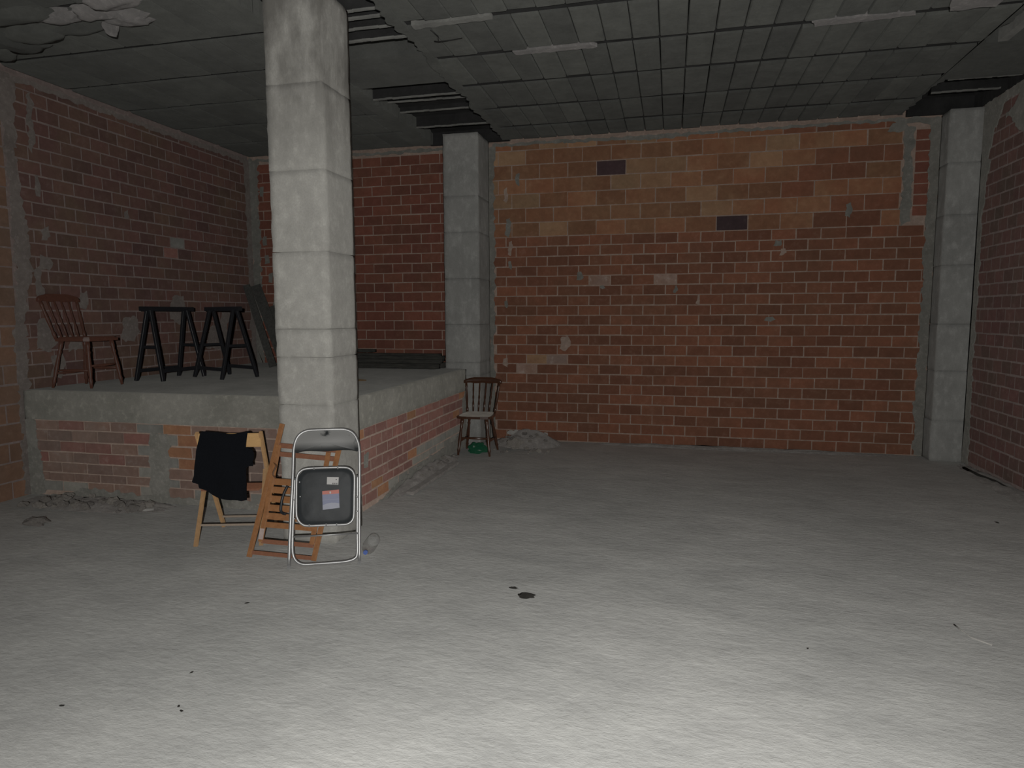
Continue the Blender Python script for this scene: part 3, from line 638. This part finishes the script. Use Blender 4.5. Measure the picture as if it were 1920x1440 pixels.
# ------------------------------------------------------------------ golden wooden folding chair, open, back to the camera, with a black garment over it
oc = thing('wooden_folding_chair', 'open golden wooden folding chair with a black garment over its back', 'chair', (-3.178, 3.884, 0), math.radians(15.63))
W_ = .425; Fy = .448
T_ = (.055, .79)   # back post top: y, z
for sx, nm_ in ((0.0, 'l'), (W_, 'r')):
    o_ = .012 if sx == 0 else -.012
    MB().bar((sx + o_, Fy, .0), (sx + o_ + (-.0 if sx == 0 else .035), T_[0], T_[1]), .022, .034, (0, 1, 0)).build('back_post', 'pine', oc)
    x2 = sx + (.0 if sx == 0 else 0)
    MB().bar((x2 - (.012 if sx == 0 else -.012), 0, .0), (x2 + (.012 if sx == 0 else -.0), .19, .50), .022, .034, (0, 1, 0)).build('leg', 'pine', oc)
MB().box(.012, .445, .055, .068, .69, .785).build('back_panel', 'ply', oc)
MB().bar((.014, .155, .382), (.411, .155, .382), .17, .016, (0, 0, 1), .2).build('seat', 'oak_red', oc)
MB().bar((.0, .058, .135), (.425, .058, .135), .013, .010, (0, 1, 0)).build('leg_rail', 'dusty_pine', oc)
MB().bar((.01, .405, .09), (.415, .405, .09), .013, .010, (0, 1, 0)).build('post_rail', 'dusty_pine', oc)
# garment
def curve(pts, q):
    for i in range(len(pts) - 1):
        (x0, z0), (x1, z1) = pts[i], pts[i + 1]
        if z1 <= q <= z0: return x0 + (x1 - x0) * ((z0 - q) / (z0 - z1) if z0 != z1 else 0)
    return pts[-1][0] if q < pts[-1][1] else pts[0][0]
Lc = [(.050, .80), (.046, .751), (.033, .666), (.018, .581), (.010, .495), (-.002, .473), (.004, .458), (.036, .452), (.040, .421), (.09, .403), (.151, .367), (.212, .340), (.262, .328)]
Rc = [(.368, .80), (.366, .695), (.410, .690), (.425, .666), (.424, .627), (.408, .597), (.386, .571), (.368, .559), (.366, .446), (.369, .335), (.30, .328)]
def top_z(x): return .795 - .020 * math.exp(-((x - .245) / .09) ** 2)
rows_z = [.795, .775, .75, .72, .70, .692, .686, .676, .660, .64, .62, .60, .585, .57, .56, .54, .51, .48, .472, .462, .455, .448, .43, .42, .405, .39, .375, .36, .347, .338, .331]
NX = 30; V = []; F = []
for zi, z in enumerate(rows_z):
    a, b = curve(Lc, z), curve(Rc, z)
    for k in range(NX + 1):
        x = a + (b - a) * k / NX; d = .012 * math.sin(x * 34 + z * 6) * (.3 + (.8 - z) * 2) + .01 * noise.noise(Vector((x * 9, z * 7, 0)))
        zz = min(z, top_z(x)) if zi == 0 else min(z, top_z(x) - .004 * zi)
        yy = .030 - .055 * min(1, (.8 - z) / .12) - d * .8
        V.append((x, yy, zz))
for i in range(len(rows_z) - 1):
    for k in range(NX): F.append((i * (NX + 1) + k, i * (NX + 1) + k + 1, (i + 1) * (NX + 1) + k + 1, (i + 1) * (NX + 1) + k))
# over the rail and down the far side
back_rows = [(.052, .802), (.086, .79), (.094, .74), (.100, .68), (.108, .60), (.112, .54)]; o0 = len(V)
for (yy, z) in back_rows:
    for k in range(NX + 1):
        x = .052 + (.366 - .052) * k / NX; V.append((x, yy + .006 * math.sin(x * 40), z - (.795 - top_z(x)) * (1 if z > .7 else 0)))
for k in range(NX): F.append((k + 1, k, o0 + k, o0 + k + 1))
for i in range(len(back_rows) - 1):
    for k in range(NX): F.append((o0 + i * (NX + 1) + k + 1, o0 + i * (NX + 1) + k, o0 + (i + 1) * (NX + 1) + k, o0 + (i + 1) * (NX + 1) + k + 1))
mb = MB(); mb.add(V, F); mb.sm = True
g_ = mb.build('black_garment', 'cloth', None, label='black cloth garment hanging over the back of the golden wooden chair', category='garment')
g_.location = oc.location; g_.rotation_euler = oc.rotation_euler
sm = g_.modifiers.new('thickness', 'SOLIDIFY'); sm.thickness = .004; sm.offset = 0

# ------------------------------------------------------------------ spindle-back chairs
def spindle_chair(label, loc, rotz, wood, seat_mat, group):
    t = thing('spindle_chair', label, 'chair', loc, rotz, group)     # faces local -y
    sw, sd, sz = .40, .39, .425
    sp = [(-.17, -.20), (-.08, -.215), (.08, -.215), (.17, -.20), (.205, -.165), (.20, 0), (.18, .15), (.15, .18), (-.15, .18), (-.18, .15), (-.20, 0), (-.205, -.165)]
    s_ = MB(); s_.prism(sp, sz, sz + .026); st = s_.build('seat', wood, t)
    MB().prism([(x * .88, y * .88 - .004) for x, y in sp], sz + .0262, sz + .036).build('seat_cushion', seat_mat, st)
    prof = [(0, .017), (.12, .019), (.2, .013), (.25, .018), (.3, .013), (.6, .020), (.8, .013), (.86, .018), (.9, .013), (1, .011)]
    feet = [(-.185, -.20), (.185, -.20), (-.19, .20), (.19, .20)]; tops = [(-.14, -.15), (.14, -.15), (-.13, .13), (.13, .13)]
    for (fx, fy), (tx, ty) in zip(feet, tops): MB().turned((tx, ty, sz + .005), (fx, fy, 0), prof).build('leg', wood, t)
    sp2 = [(0, .008), (.5, .013), (1, .008)]
    def at(i, z): k = 1 - z / sz; return (tops[i][0] + (feet[i][0] - tops[i][0]) * k, tops[i][1] + (feet[i][1] - tops[i][1]) * k, z)
    MB().turned(at(0, .16), at(2, .16), sp2, 8).build('stretcher', wood, t); MB().turned(at(1, .16), at(3, .16), sp2, 8).build('stretcher', wood, t)
    MB().turned(at(2, .13), at(3, .13), sp2, 8).build('stretcher', wood, t); MB().turned(at(0, .20), at(1, .20), sp2, 8).build('stretcher', wood, t)
    tz, ty = .80, .255
    def rail_y(x): return ty + .02 - .35 * x * x
    for x0, x1, r in ((-.165, -.205, .014), (.165, .205, .014)):
        MB().turned((x0, .155, sz + .02), (x1, rail_y(x1), tz), [(0, r), (.15, r * 1.1), (.2, r * .75), (.5, r * 1.15), (.8, r * .75), (.85, r * 1.1), (1, r * .8)]).build('back_post', wood, t)
    for x in (-.10, -.034, .034, .10):
        MB().turned((x * .95, .158, sz + .02), (x * 1.18, rail_y(x * 1.18), tz), [(0, .008), (.3, .012), (.42, .007), (.5, .012), (.58, .007), (.75, .010), (1, .007)], 8).build('spindle', wood, t)
    cr = MB(); n = 18; v = []; f = []
    for i in range(n + 1):
        x = -.232 + .464 * i / n; a = abs(x) / .232; zt = tz + .058 - .028 * max(0, a - .45) / .55 - .012 * (a > .93); zb = tz - .012 + .004 * math.cos(a * 9)
        y = rail_y(x)
        for dy, z in ((-.011, zb), (.011, zb), (.013, (zb + zt) / 2), (.008, zt), (-.008, zt), (-.013, (zb + zt) / 2)): v.append((x, y + dy, z))
    for i in range(n):
        for k in range(6): f.append((i * 6 + k, i * 6 + (k + 1) % 6, (i + 1) * 6 + (k + 1) % 6, (i + 1) * 6 + k))
    f += [tuple(range(5, -1, -1)), tuple(n * 6 + k for k in range(6))]; cr.add(v, f); cr.build('crest_rail', wood, t, True)
    return t
spindle_chair('dark glossy spindle-back wooden chair on the floor beside the platform end', (-2.158, 7.37, 0), math.radians(2), 'darkwood', 'seatcloth', 'spindle-back chairs')
spindle_chair('dull reddish spindle-back chair standing on the platform by the left wall', (-5.305, 5.15, PT + .003), math.radians(93), 'mahog', 'mahog', 'spindle-back chairs')

# crumpled green bag under the back chair
mb = MB(); lump(mb, (0, 0, .055), .115, (1.0, .75, .55), 4, .55, 9); mb.v = [(x, y, max(z, .001)) for x, y, z in mb.v]; mb.sm = True
mb.build('plastic_bag', 'green', None, label='crumpled green plastic bag under the spindle-back chair', category='bag', loc=(-2.17, 7.36, 0))

# ------------------------------------------------------------------ trestles on the platform
def trestle(label, loc, rotz, L, spl):
    t = thing('trestle', label, 'trestle', loc, rotz, 'black trestles on the platform'); h = .745
    MB().bar((-L / 2, 0, h - .022), (L / 2, 0, h - .022), .05, .044, (0, 0, 1)).build('top_beam', 'blackpaint', t)
    for ex in (-1, 1):
        for sy in (-1, 1):
            MB().bar((ex * (L / 2 - .10), sy * .022, h - .04), (ex * (L / 2 - .06), sy * spl, 0), .042, .026, (0, 1, 0)).build('leg', 'blackpaint', t)
    for sy in (-1, 1):
        MB().bar((-(L / 2 - .065), sy * spl * .86, .10), (L / 2 - .065, sy * spl * .86, .10), .018, .035, (0, 0, 1)).build('side_rail', 'blackpaint', t)
    for ex in (-1, 1):
        MB().bar((ex * (L / 2 - .075), -spl * .55, .34), (ex * (L / 2 - .075), spl * .55, .34), .016, .03, (0, 0, 1)).build('end_brace', 'blackpaint', t)
trestle('black wooden trestle beside the spindle chair on the platform', (-5.08, 5.96, PT + .003), math.radians(88), .70, .165)
trestle('black wooden trestle nearer the concrete column, before the leaning boards', (-4.62, 6.22, PT + .003), math.radians(13.35 - 37), .66, .20)

# ------------------------------------------------------------------ boards leaning in the corner, timbers on the platform
for i, (lab, a, b, w, th) in enumerate([('grey board leaning in the corner, leftmost of the leaning boards', (-4.86, 7.46, PT + .022), (-5.56, 8.00, 2.0), .09, .03), ('wider grey board leaning in the corner, middle of the leaning boards', (-4.70, 7.50, PT + .022), (-5.50, 8.12, 2.0), .13, .03), ('grey board leaning in the corner, nearest the column', (-4.52, 7.54, PT + .022), (-5.30, 8.19, 1.72), .12, .03)]):
    c = Vector(a); t = thing('leaning_board', lab, 'board', a, 0, 'boards leaning in the corner')
    MB().bar((0, 0, 0), Vector(b) - c, w, th, (.45, -.85, .2)).build('board', 'timber2', t)
for i, (lab, x0, x1, y, z, w, h) in enumerate([('old square timber at the front bottom of the stack on the platform', -4.2, -2.70, 7.60, 0, .11, .065), ('old timber at the back bottom of the stack on the platform', -4.2, -2.69, 7.80, 0, .12, .075), ('grey plank lying on the front timber of the stack', -4.2, -2.68, 7.63, .066, .13, .05), ('thick rough timber on the back of the stack', -4.2, -2.72, 7.82, .076, .16, .075), ('topmost thin plank of the timber stack, tilted', -4.2, -2.73, 7.72, .152, .15, .03), ('short stub of timber on top of the stack beside the column', -4.1, -3.62, 7.80, .184, .10, .045)]):
    t = thing('stacked_timber', lab, 'timber', ((x0 + x1) / 2, y, PT + z + .0015), random.uniform(-.012, .012), 'timbers stacked on the platform')
    mb = MB(); L = (x1 - x0) / 2; rough_box(mb, -L, L, -w / 2, w / 2, 0, h, .05, .006, .012, 200 + i); mb.build('beam', 'timber', t, True)
mb = MB().prism([(-.16, -.05), (.12, -.07), (.17, -.02), (.05, .03), (-.15, .06)], 0, .012)
mb.build('scrap_board', 'scrap', None, label='small brown scrap of board lying on the platform behind the column', category='board', loc=(-3.12, 6.15, PT + .001))

# ------------------------------------------------------------------ clear bottle lying by the chrome chair
bt = thing('plastic_bottle', 'clear plastic bottle with blue cap lying beside the chrome chair', 'bottle', (-1.955, 4.06, .047), 0)
bt.rotation_euler = (math.radians(90), 0, math.radians(12)); bt.scale = (.8, .8, .8)
prof = [(-.143, .01), (-.14, .045), (-.13, .054), (-.05, .055), (-.03, .052), (-.01, .055), (.06, .055), (.10, .048), (.135, .024), (.15, .016), (.17, .015)]
MB().tube([(0, 0, z) for z, r in prof], 0, 20, False, [r for z, r in prof]).build('bottle_body', 'clear', bt)
MB().tube([(0, -.030, .162), (0, -.030, .19)], .0175, 16).build('cap', 'bluecap', bt)
bt.children[1].location = (0, .030, 0)

# ------------------------------------------------------------------ rubble, clods and dust
def stone(name, label, loc, r, mat, seed, group, cat='stone', sq=(1, .8, .6)):
    mb = MB(); lump(mb, (0, 0, 0), r, sq, 2 if r < .06 else 3, .7, seed); zmin = min(v[2] for v in mb.v) * .8
    mb.v = [(x, y, max(z, zmin) - zmin) for x, y, z in mb.v]
    return mb.build(name, mat, None, False, label=label, category=cat, group=group, loc=loc)
def mound(name, label, loc, rx, ry, h, seed, mat='dust', xm=(-9, 9), ym=(-9, 9)):
    mb = MB(); n = 34; v = []; f = []
    for i in range(n + 1):
        for j in range(n + 1):
            x, y = -1 + 2 * i / n, -1 + 2 * j / n; d = max(0, 1 - (x * x + y * y)); q = Vector((x * rx * 6 + seed, y * ry * 6, 0))
            v.append((x * rx, y * ry, max(-.004, h * d ** .8 * (.75 + .5 * noise.noise(q)) + .012 * noise.noise(q * 4) * (d > 0) - .004)))
    for i in range(n):
        for j in range(n): f.append((i * (n + 1) + j, (i + 1) * (n + 1) + j, (i + 1) * (n + 1) + j + 1, i * (n + 1) + j + 1))
    v = [(min(max(x, xm[0] - loc[0]), xm[1] - loc[0]), min(max(y, ym[0] - loc[1]), ym[1] - loc[1]), z) for x, y, z in v]
    mb.add(v, f); return mb.build(name, mat, None, True, label=label, category='dust', kind='stuff', loc=loc)
mound('dust_heap', 'grey rubble dust heaped against the brick platform front', (-4.75, 4.62, 0), .75, .24, .04, 3, ym=(0, 4.74))
mound('dust_heap', 'grey rubble dust heaped against the back wall beside the spindle chair', (-1.70, 8.02, 0), .42, .34, .17, 6, ym=(0, 8.235))
mound('dust_heap', 'low drift of dust along the foot of the back wall', (.75, 8.22, 0), 1.95, .14, .035, 9, ym=(0, 8.235))
mound('dust_heap', 'low drift of dust along the foot of the right wall', (3.02, 6.8, 0), .16, 1.1, .04, 12, xm=(0, 3.065))
mound('dust_heap', 'ragged bank of fallen mortar along the foot of the platform side', (-2.36, 6.25, 0), .13, .95, .11, 15, xm=(-2.385, 0))
rr = random.Random(21)
LB_L = 'small grey stone in the rubble heap before the platform front'
for i in range(34):
    x = rr.uniform(-5.3, -4.2); y = 4.60 + rr.uniform(-.22, .10) - abs(x + 4.75) * .06
    stone('rubble_stone', LB_L, (x, y, .025 * max(0, 1 - abs(x + 4.75) / .8)), rr.uniform(.018, .05), 'rubble', 300 + i, 'stones in the heap before the platform')
stone('rubble_stone', 'largest grey stone of the heap before the platform front', (-5.02, 4.53, .01), .065, 'rubble', 341, None, sq=(1.1, .8, .6))
stone('rubble_stone', 'flat pale stone alone on the floor near the left wall', (-4.74, 4.03, 0), .085, 'rubble', 343, None, sq=(1.1, .6, .35))
mb = MB().box(-.045, .045, -.012, .012, 0, .018); mb.build('plaster_chip', 'rubble_white', None, label='bright white chip on the floor before the platform', category='chip', loc=(-4.17, 4.54, 0)).rotation_euler = (0, 0, .5)
LB_B = 'small stone in the rubble heap against the back wall'
for i in range(26):
    x = rr.uniform(-2.05, -1.35); y = 8.22 - rr.uniform(.12, .85)
    d = max(0, 1 - ((x + 1.7) / .42) ** 2 - ((y - 8.02) / .34) ** 2)
    stone('rubble_stone', LB_B, (x, y, .15 * d ** .8 * .75), rr.uniform(.012, .035), 'rubble', 400 + i, 'stones in the heap at the back wall')
stone('rubble_stone', 'largest pale lump in the heap against the back wall', (-1.78, 7.64, .0), .085, 'rubble', 441, None, sq=(1, .8, .75))
for i, (x, y, z, r) in enumerate([(-1.93, 8.08, .095, .05), (-1.87, 8.10, .115, .035)]):
    stone('plaster_chip', ['bright white plaster lump on top of the back wall heap', 'smaller white plaster lump on top of the back wall heap'][i], (x, y, z), r, 'rubble_white', 450 + i, None, 'plaster')
stone('plaster_chip', 'pale plaster lump on the right of the back wall heap', (-1.50, 8.10, .09), .035, 'rubble_white', 455, None, 'plaster')
for i in range(14):
    stone('rubble_stone', 'crumb of mortar on the bank along the platform side', (-2.325 + rr.uniform(-.03, .06), rr.uniform(5.9, 6.9), .05), rr.uniform(.012, .03), 'rubble', 470 + i, 'crumbs on the mortar bank')
mb = MB(); lump(mb, (0, 0, .003), .048, (1, .75, .14), 3, .5, 5)
mb.v = [(x, y, max(z, 0)) for x, y, z in mb.v]; mb.build('dirt_clod', 'dirt', None, True, label='dark clod of dirt alone in the middle of the floor', category='dirt', loc=(-.77, 3.59, 0))
for i, (lab, x, y, r) in enumerate([('faint curl of dark dirt beside the dark clod on the floor', -.87, 3.68, .035), ('tiny dark crumb on the floor before the chrome chair', -2.275, 3.15, .018), ('tiny dark crumb on the foreground floor at the left', -2.07, 2.45, .014), ('upper of two tiny dark crumbs in the left foreground', -1.94, 2.21, .013), ('lower of two tiny dark crumbs in the left foreground', -1.905, 2.185, .013), ('tiny dark twig-like crumb at the far left foreground', -2.415, 2.105, .016), ('tiny dark crumb on the right part of the floor', .67, 3.3, .012), ('small dark speck on the floor by the right wall', 2.46, 5.70, .03)]):
    mb = MB(); lump(mb, (0, 0, .002), r * .7, (1, .5, .2), 2, .6, 600 + i); mb.v = [(x_, y_, max(z, 0)) for x_, y_, z in mb.v]
    mb.build('dirt_crumb', 'dirt', None, True, label=lab, category='dirt', loc=(x, y, 0)).rotation_euler = (0, 0, i * .7)
mb = MB().tube([(2.95, 7.6, .02), (2.96, 7.3, .018), (3.0, 7.05, .02), (3.0, 6.8, .015)], .014, 8); mb.build('rag_strip', 'dirt', None, label='dark strip of rag on the floor at the foot of the right wall', category='rag')
mb = MB().tube([(1.45, 3.73, .003), (1.46, 3.66, .003), (1.475, 3.595, .003), (1.54, 3.53, .003)], .0035, 6); mb.build('floor_scratch', 'rubble_white', None, label='short pale thread lying on the floor at the right', category='scratch')  # pale scratch on the floor, modelled as a thin tube
